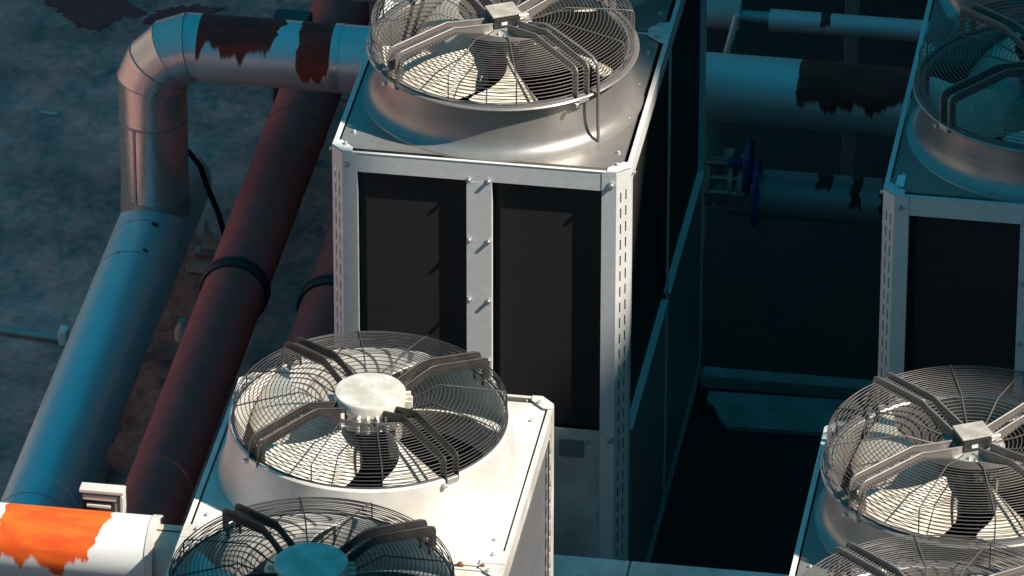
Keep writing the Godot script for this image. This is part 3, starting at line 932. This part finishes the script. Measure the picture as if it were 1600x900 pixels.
func build_pipes() -> void:
	var py := TOP - 0.986          # axis of the high cross pipe
	var pz := -2.5
	var vx := -2.293               # riser and header
	var r := 0.138
	# cross pipe behind the chillers: straight lengths, elbow gores, riser
	var x0 := vx + 0.205
	var n1 := 1.05
	painted_pipe("cross_left", n1, r, Color(0.60, 0.60, 0.60), Color(0.22, 0.022, 0.012), Color(0.11, 0.014, 0.009),
		[[-2.113 - x0 - 0.03, -1.745 - x0, 58.0, 0.02, 0.7], [-1.678 - x0, -1.54 - x0, 78.0, 0.012, 0.1]], 0.6, 0.36, 1.0, 5)
	painted_pipe("cross_right", 3.0, r, Color(0.60, 0.60, 0.60), Color(0.22, 0.022, 0.012), Color(0.11, 0.013, 0.008),
		[[0.329 + 0.4, 3.1, 66.0, 0.006, 0.0]], 0.35, 0.45, 1.0, 8)
	var t := thing("cross_pipe", "silver clad pipe with dark rusty paint bands and segmented elbow, running behind the chillers", "pipe", Vector3(x0, 0, pz))
	var o := -Vector3(x0, 0, pz)
	var s := Shape.new()
	s.pipe(o + Vector3(x0, py, pz), o + Vector3(x0 + n1, py, pz), r, 64)
	part("pipe_length", s, "cross_left", t)
	s = Shape.new()
	s.pipe(o + Vector3(x0 + n1 + 0.001, py, pz), o + Vector3(-0.4, py, pz), r - 0.003, 64)
	part("pipe_length", s, "alu", t)
	s = Shape.new()
	s.pipe(o + Vector3(-0.4, py, pz), o + Vector3(2.6, py, pz), r, 64)
	part("pipe_length", s, "cross_right", t)
	part("cladding_band", band_shape(r, 0.035, Vector3.RIGHT), "alu", t, o + Vector3(-1.528, py, pz))
	s = Shape.new()                                  # lapped seam along the cladding
	s.box(o + Vector3(-1.27, py + r * 0.90, pz + r * 0.44), Vector3(0.48, 0.004, 0.02), 0.001, Basis(Vector3.RIGHT, deg_to_rad(26.0)))
	part("lap_seam", s, "alu", t)
	# elbow of mitred gores
	var er := 0.205
	var cen := Vector3(x0, py - er, pz)
	var pts := []
	for a in [0.0, 11.25, 33.75, 56.25, 78.75, 90.0]:
		var k: float = er / cos(deg_to_rad(11.25)) if a > 0.0 and a < 90.0 else er
		pts.append(o + cen + Vector3(-sin(deg_to_rad(a)), cos(deg_to_rad(a)), 0) * k)
	for i in 5:
		var d0: Vector3 = (pts[i + 1] - pts[i]).normalized()
		var na := d0
		var nb := d0
		if i > 0: na = (d0 + (pts[i] - pts[i - 1]).normalized()).normalized()
		if i < 4: nb = (d0 + (pts[i + 2] - pts[i + 1]).normalized()).normalized()
		s = Shape.new()
		var rr := r + (0.003 if i % 2 == 1 else 0.0)
		s.pipe(pts[i], pts[i + 1], rr, 64, na, nb)
		part("elbow_gore", s, "alu", t)
		if i < 4:
			s = Shape.new()
			var ring := []
			var e1 := Vector3(0, 0, 1)
			var e2 := nb.cross(e1).normalized()
			for k in 48:
				var q := e1 * cos(TAU * k / 48) + e2 * sin(TAU * k / 48)
				var c := r + 0.001
				ring.append(pts[i + 1] + e1 * cos(TAU * k / 48) * c + e2 * sin(TAU * k / 48) * c / d0.dot(nb))
			s.tube(ring, 0.0032, 6, true)
			part("seam_bead", s, "galv_dark", t)
	s = Shape.new()
	s.pipe(o + Vector3(vx, py - er, pz), o + Vector3(vx, 0.36, pz), r, 64)
	var riser := part("riser", s, "alu", t)
	part("cladding_band", band_shape(r, 0.012, Vector3.UP), "galv_dark", t, o + Vector3(vx, 0.78, pz))
	s = Shape.new()                                  # standing lock seam
	s.box(o + Vector3(vx - r * 0.40, 0.60, pz + r * 0.925), Vector3(0.012, 0.36, 0.006), 0.001, Basis(Vector3.UP, deg_to_rad(-22.0)))
	part("lap_seam", s, "galv_dark", riser)
	# header along the roof
	var hr := 0.155
	var hy := TOP - 1.83
	var hd := thing("header_pipe", "thick silver header pipe lying along the roof beside the dark red pipes", "pipe", Vector3(vx, 0, 0))
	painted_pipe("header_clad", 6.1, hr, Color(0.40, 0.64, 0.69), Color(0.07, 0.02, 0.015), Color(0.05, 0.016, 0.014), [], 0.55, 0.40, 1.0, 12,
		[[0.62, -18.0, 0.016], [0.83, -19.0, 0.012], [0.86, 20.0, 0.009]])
	s = Shape.new()
	s.pipe(Vector3(0, hy, -2.88), Vector3(0, hy, 3.22), hr, 72)
	part("pipe_length", s, "header_clad", hd)
	s = Shape.new()
	s.lathe([Vector2(hr, 0.0), Vector2(hr * 0.97, 0.03), Vector2(hr * 0.86, 0.062), Vector2(hr * 0.62, 0.092), Vector2(hr * 0.3, 0.108), Vector2(0, 0.112)], 48, Vector3(0, hy, -2.88), Vector3.FORWARD)
	part("end_cap", s, "header", hd)
	s = Shape.new()
	s.lathe([Vector2(r - 0.01, 0.08), Vector2(r + 0.004, 0.08), Vector2(r + 0.004, 0.168), Vector2(r - 0.01, 0.170)], 48, Vector3(0, hy, pz))
	part("branch_collar", s, "galv_dark", hd)
	for z in [-2.28, -2.02, -0.16, 1.5]:
		part("cladding_band", band_shape(hr, 0.006, Vector3.BACK, 0.0018), "galv_dark", hd, Vector3(0, hy, z))
	for z in [-1.0, 2.6]:
		pipe_stand(vx, z, hy - hr, hr, "low steel stand under the thick silver header pipe")
	# two dark red pipes
	for q in [[-1.80, 0.5, 0.125, -1.66, "dark red primed pipe running between the silver header and its twin"], [-1.395, 0.5, 0.125, -1.58, "dark red primed pipe running close along the sunlit grey chiller"]]:
		var p := thing("red_pipe", q[4], "pipe", Vector3(q[0], 0, 0), 0.0, "dark red roof pipes")
		s = Shape.new()
		s.pipe(Vector3(0, q[1], -9.0), Vector3(0, q[1], 3.2), q[2], 56)
		part("pipe_length", s, "red_oxide", p)
		part("coupling", coupling_shape(q[2]), "rubber", p, Vector3(0, q[1], q[3]))
		part("weld_bead", band_shape(q[2], 0.010, Vector3.BACK, 0.003), "red_oxide", p, Vector3(0, q[1], -2.95))
		part("coupling", coupling_shape(q[2]), "rubber", p, Vector3(0, q[1], 1.4))
		for z in [-4.2, 2.4]:
			pipe_stand(q[0], z, q[1] - q[2], q[2], "steel stand under the " + q[4].substr(0, q[4].find(" running")) + (" beside the header" if q[0] < -1.6 else " beside the chillers"))
	# white pipe with the orange paint, entering the white chiller
	var wz := 2.45
	var wy := TOP - 0.215
	painted_pipe("orange_paint", 1.75, 0.124, Color(0.72, 0.71, 0.68), Color(0.80, 0.125, 0.003), Color(0.70, 0.072, 0.004),
		[[1.75 - 0.522, 1.75 - 0.155, 92.0, 0.02, 0.75]], 0.0, 0.5, 1.0, 21)
	var wp := thing("white_pipe", "white pipe with a ragged bright orange paint band, entering the white chiller", "pipe", Vector3(-3.0, 0, wz))
	s = Shape.new()
	s.pipe(Vector3(0, wy, 0), Vector3(1.75, wy, 0), 0.124, 64)
	part("pipe_length", s, "orange_paint", wp)
	part("end_collar", band_shape(0.124, 0.03, Vector3.RIGHT, 0.004), "white_paint", wp, Vector3(1.745, wy, 0))
	s = Shape.new()
	s.pipe(Vector3(1.75, wy, 0), Vector3(1.895, wy, 0), 0.098, 48)
	part("stub", s, "white_paint", wp)
	s = Shape.new()
	s.box(Vector3(1.80, wy + 0.098, 0.012), Vector3(0.10, 0.003, 0.006), 0.0)
	part("lap_seam", s, "rust", wp)
	s = Shape.new()
	s.pipe(Vector3(0, wy + 0.12, 0), Vector3(0, 0.0, 0), 0.1245, 48)
	part("drop_leg", s, "white_paint", wp)
	# lower cross pipe with the blue handwheels
	var ly := TOP - 1.45
	painted_pipe("low_paint", 2.2, 0.112, Color(0.30, 0.30, 0.30), Color(0.12, 0.022, 0.010), Color(0.045, 0.012, 0.008),
		[[0.36, 0.42, 60.0, 0.012, 0.0], [0.50, 0.54, 70.0, 0.012, 0.0], [0.62, 0.70, 75.0, 0.014, 0.0]], 0.3, 0.5, 1.0, 31)
	var lp := thing("valve_pipe", "low pipe with rusty stripes and two blue handwheels behind the chillers", "pipe", Vector3(-0.05, 0, -2.5))
	s = Shape.new()
	s.pipe(Vector3(0.1, ly, 0), Vector3(2.3, ly, 0), 0.096, 56)
	part("pipe_length", s, "low_paint", lp)
	part("insulation_band", band_shape(0.096, 0.14, Vector3.RIGHT, 0.006), "header", lp, Vector3(0.82, ly, 0))
	s = Shape.new()
	s.pipe(Vector3(-0.6, ly, 0), Vector3(0.1, ly, 0), 0.06, 32)
	part("valve_spool", s, "galv_dark", lp)
	for x in [-0.02, 0.03, 0.12, 0.16]:
		s = Shape.new()
		s.lathe([Vector2(0.05, -0.011), Vector2(0.105, -0.011), Vector2(0.108, -0.008), Vector2(0.108, 0.008), Vector2(0.105, 0.011), Vector2(0.05, 0.011)], 32, Vector3.ZERO, Vector3.RIGHT)
		part("flange", s, "galv_dark", lp, Vector3(x, ly + 0.06, 0.02))
	for k in 3:
		s = Shape.new()
		s.tube([Vector3(-0.03, 0, 0), Vector3(0.18, 0, 0)], 0.010, 8)
		part("flange_bolt", s, "brass", lp, Vector3(0, ly + 0.165 - 0.055 * k, 0.075 + 0.022 * k))
	s = Shape.new()
	s.box(Vector3(0.07, ly + 0.175, 0.03), Vector3(0.12, 0.03, 0.09), 0.008)
	part("valve_bonnet", s, "brass", lp)
	for q in [[0.193, ly + 0.19, 0.10, 0.095], [0.226, ly + 0.055, 0.10, 0.128]]:
		s = Shape.new()
		var ring := []
		for k in 40:
			ring.append(Vector3(0, cos(TAU * k / 40) * q[3], sin(TAU * k / 40) * q[3] * 0.9))
		s.tube(ring, 0.013, 8, true)
		for k in 3:
			var a := TAU * k / 3.0 + 0.4
			s.tube([Vector3.ZERO, Vector3(0, cos(a), sin(a) * 0.9) * q[3]], 0.009, 6)
		s.tube([Vector3(-0.08, 0, 0), Vector3(0.012, 0, 0)], 0.016, 10)
		part("handwheel", s, "blue_handle", lp, Vector3(q[0], q[1], q[2]))
	pipe_stand(1.6, -2.5, ly - 0.096, 0.096, "steel stand under the low pipe with blue handwheels")
	# riser just behind the sunlit chiller, joining the two cross pipes
	s = Shape.new()
	s.pipe(Vector3(0, ly - 0.05, 0), Vector3(0, py - 0.1, 0), 0.062, 32)
	part("link_riser", s, "header", lp, Vector3(0.015, 0, 0.0))
	# thin pipe farther back, wider where it is lagged
	var tp := thing("thin_pipe", "thin grey pipe with a lagged end, high behind the cross pipe", "pipe", Vector3(-0.6, 0, -3.2))
	var ty := TOP - 1.03
	s = Shape.new()
	s.pipe(Vector3(-1.0, ty, 0), Vector3(0.60, ty, 0), 0.062, 32)
	part("lagged_length", s, "pale_paint", tp)
	s = Shape.new()
	s.pipe(Vector3(0.60, ty - 0.005, 0), Vector3(0.72, ty - 0.005, 0), 0.028, 24)
	part("bare_length", s, "galv_dark", tp)
	painted_pipe("thin_paint", 1.38, 0.046, Color(0.5, 0.5, 0.5), Color(0.16, 0.03, 0.012), Color(0.07, 0.018, 0.010), [[0.21, 0.25, 60.0, 0.01, 0.0]], 0.2, 0.5, 1.0, 44)
	s = Shape.new()
	s.pipe(Vector3(0.72, ty - 0.01, 0), Vector3(2.1, ty - 0.01, 0), 0.046, 32)
	part("pipe_length", s, "thin_paint", tp)
	for x in [-0.9, 2.0]:
		part("leg", slab(Vector3(x, (ty - 0.06) * .5, 0), Vector3(0.05, ty - 0.06, 0.05)), "galv_dark", tp)
	# stands of the cross pipe
	for x in [-0.9, 1.5]:
		var cs := thing("cross_pipe_stand", "square steel stand under the high silver cross pipe", "pipe stand", Vector3(x, 0, pz), 0.0, "stands under the roof pipes")
		for g in [-1.0, 1.0]:
			part("leg", slab(Vector3(0, (py - r) * .5, g * 0.17), Vector3(0.05, py - r - 0.002, 0.04), 0.003), "galv_dark", cs)
		part("cross_bar", slab(Vector3(0, py - r - 0.03, 0), Vector3(0.045, 0.045, 0.29), 0.003), "galv_dark", cs)

func build_small() -> void:
	# pale covered cable duct on legs between the two rows
	var t := thing("cable_duct", "pale covered cable duct on legs between the two rows of chillers", "cable duct", Vector3(-1.05, 0, 1.235))
	var ty := 1.095
	var x := 0.0
	for w in [1.213, 1.2, 1.2, 1.2]:
		part("lid", slab(Vector3(x + w * .5, ty - 0.01, 0), Vector3(w - 0.004, 0.02, 0.46), 0.004), "white_paint", t)
		x += w
	part("trough", slab(Vector3(x * .5, ty - 0.085, 0), Vector3(x - 0.02, 0.128, 0.40), 0.004), "galv_frame", t)
	for k in 4:
		for g in [-1.0, 1.0]:
			part("leg", slab(Vector3(0.3 + k * 1.4, (ty - 0.15) * .5, g * 0.16), Vector3(0.05, ty - 0.151, 0.05), 0.003), "galv_dark", t)
	# kerb and a loose sheet between the two rear chillers
	single("steel_channel", slab(Vector3(0, 0.03, 0), Vector3(0.90, 0.06, 0.075), 0.004), "sheet", "narrow pale steel channel lying between the feet of the two rear chillers", "steel channel", Vector3(0.46, 0, -2.07))
	var sh := Shape.new()
	var poly := PackedVector2Array([Vector2(-0.42, -0.13), Vector2(0.43, -0.13), Vector2(0.43, 0.13), Vector2(-0.32, 0.13), Vector2(-0.35, 0.09), Vector2(-0.37, 0.03), Vector2(-0.385, -0.02), Vector2(-0.42, -0.06)])
	sh.prism(poly, Vector3(0, 0.002, 0), Vector3.RIGHT, Vector3.BACK, Vector3(0, 0.022, 0))
	single("loose_sheet", sh, "sheet", "pale loose cover sheet with a torn corner, lying on the ground by the narrow channel", "cover sheet", Vector3(0.475, 0, -1.86), deg_to_rad(1.8))
	# sticker on the shaded chiller
	var c: Node = find_child("air_cooled_chiller_001", false, false)
	part("sticker", slab(Vector3(-0.495, TOP + 0.0000, -0.115), Vector3(0.030, 0.001, 0.085), 0.0), "sticker", c)
	# stains on the roof
	var st := patch_shape([Vector2(-3.35, -5.3), Vector2(-2.93, -5.3), Vector2(-2.93, -4.93), Vector2(-2.82, -4.80), Vector2(-2.92, -4.72), Vector2(-3.02, -4.60), Vector2(-3.16, -4.72), Vector2(-3.26, -4.85)], 0.003, 3)
	single("dark_stain", st, "stain", "dark reddish stain with a tail on the grey roof felt", "stain")
	st = patch_shape([Vector2(-2.80, -4.70), Vector2(-2.76, -4.82), Vector2(-2.62, -4.90), Vector2(-2.50, -4.88), Vector2(-2.60, -4.74)], 0.003, 9)
	single("dark_stain", st, "stain", "small dark stain on the roof felt beside the pipe elbow", "stain")
	# thin conduit with a clip, and a scrap
	var co := Shape.new()
	co.tube([Vector3(-1.6, 0.02, -0.10), Vector3(-0.8, 0.02, -0.05), Vector3(-0.3, 0.02, -0.02), Vector3(0, 0.02, 0.0), Vector3(0.27, 0.02, 0.03), Vector3(0.45, 0.02, 0.035)], 0.016, 10)
	var cn := thing("conduit", "thin pale conduit on the roof running under the silver header", "conduit", Vector3(-2.84, 0, -2.0))
	part("conduit_tube", co, "galv_dark", cn)
	part("clip", slab(Vector3(0.27, 0.035, 0.03), Vector3(0.035, 0.070, 0.06), 0.006), "galv_frame", cn)
	single("scrap_strip", slab(Vector3(0, 0.004, 0), Vector3(0.085, 0.006, 0.02), 0.001), "pale_paint", "small pale scrap strip lying on the roof felt", "scrap", Vector3(-3.04, 0, -3.84), deg_to_rad(-4.0))
	# pieces by the header: bracket plate, bar, drain cap, hanging hose
	var br := thing("pipe_bracket", "pale triangular bracket plate beside the silver header", "bracket", Vector3(-2.13, 0, -2.78))
	var tp := Shape.new()
	tp.prism(PackedVector2Array([Vector2(-0.04, 0.0), Vector2(0.035, 0.005), Vector2(-0.015, 0.14)]), Vector3(0, 0.02, 0), Vector3.RIGHT, Vector3.UP, Vector3(0, 0, 0.008))
	part("plate", tp, "pale_paint", br)
	part("foot", slab(Vector3(0, 0.01, 0.01), Vector3(0.12, 0.02, 0.06), 0.003), "galv_dark", br)
	single("steel_bar", slab(Vector3(0, 0.02, 0), Vector3(0.13, 0.03, 0.045), 0.004), "pale_paint", "short pale steel bar on the roof under the silver header", "bar", Vector3(-2.13, 0, -2.62), deg_to_rad(-6.0))
	var cap := Shape.new()
	cap.lathe([Vector2(0.0, 0.0), Vector2(0.032, 0.0), Vector2(0.034, 0.03), Vector2(0.026, 0.06), Vector2(0.018, 0.072), Vector2(0.018, 0.09), Vector2(0.0, 0.092)], 20)
	single("drain_cap", cap, "white_paint", "small white drain cap between the header and the red pipe", "drain cap", Vector3(-2.105, 0, -2.08))
	var ho := Shape.new()
	ho.tube([Vector3(-2.165, 0.60, -2.56), Vector3(-2.13, 0.50, -2.62), Vector3(-2.11, 0.38, -2.66), Vector3(-2.07, 0.25, -2.68), Vector3(-2.04, 0.12, -2.68), Vector3(-2.02, 0.012, -2.66), Vector3(-1.9, 0.012, -2.5)], 0.012, 8)
	single("black_hose", ho, "rubber", "black hose dropping beside the silver riser to the roof", "hose")
	# air vent on the white pipe
	var v := thing("vent_valve", "white vent valve with a framed lid behind the orange painted pipe", "valve", Vector3(-1.48, TOP - 0.245, 2.28))
	var ds := Shape.new()
	ds.lathe([Vector2(0.0, -0.03), Vector2(0.042, -0.03), Vector2(0.042, 0.02), Vector2(0.036, 0.034), Vector2(0.02, 0.042), Vector2(0, 0.044)], 28)
	part("dome", ds, "white_paint", v)
	part("lid", slab(Vector3(0, 0.125, -0.05), Vector3(0.155, 0.016, 0.05), 0.004), "white_paint", v)
	part("inner_frame", slab(Vector3(-0.006, 0.098, -0.05), Vector3(0.120, 0.020, 0.04), 0.003), "white_paint", v)
	part("inner_frame", slab(Vector3(-0.012, 0.065, -0.05), Vector3(0.085, 0.012, 0.04), 0.003), "white_paint", v)
	part("side_cheek", slab(Vector3(0.070, 0.055, -0.05), Vector3(0.012, 0.122, 0.05), 0.003), "white_paint", v)
	part("side_cheek", slab(Vector3(0.050, 0.040, -0.05), Vector3(0.010, 0.090, 0.04), 0.003), "white_paint", v)
	part("body", slab(Vector3(-0.01, 0.045, -0.055), Vector3(0.125, 0.13, 0.022), 0.003), "black_plastic", v)
	# dark bracket far behind the cross pipe and a strut
	var db := thing("dark_bracket", "dark cable bracket with pale bars behind the rusty banded pipe", "bracket", Vector3(-1.93, 0, -3.6))
	part("box", slab(Vector3(0, 0.35, 0), Vector3(0.16, 0.70, 0.10), 0.01), "black_plastic", db)
	for k in 2:
		part("bar", slab(Vector3(0, 0.66 - 0.09 * k, 0.058), Vector3(0.13, 0.016, 0.014), 0.003), "pale_paint", db)
	var sr := Shape.new()
	sr.tube([Vector3(-0.12, 0.0, -2.9), Vector3(-0.05, 0.9, -2.85), Vector3(0.03, 1.26, -2.85)], 0.014, 8)
	single("thin_strut", sr, "galv_frame", "thin slanting strut behind the cross pipe", "strut")
	var bm := thing("far_beam", "pale horizontal beam on legs far behind the shaded chiller", "beam", Vector3(0.9, 0, -3.75))
	part("beam", slab(Vector3(0, 1.02, 0), Vector3(1.2, 0.10, 0.08), 0.005), "pale_paint", bm)
	for g in [-1.0, 1.0]:
		part("leg", slab(Vector3(g * 0.5, 0.485, 0), Vector3(0.06, 0.968, 0.06), 0.003), "galv_dark", bm)
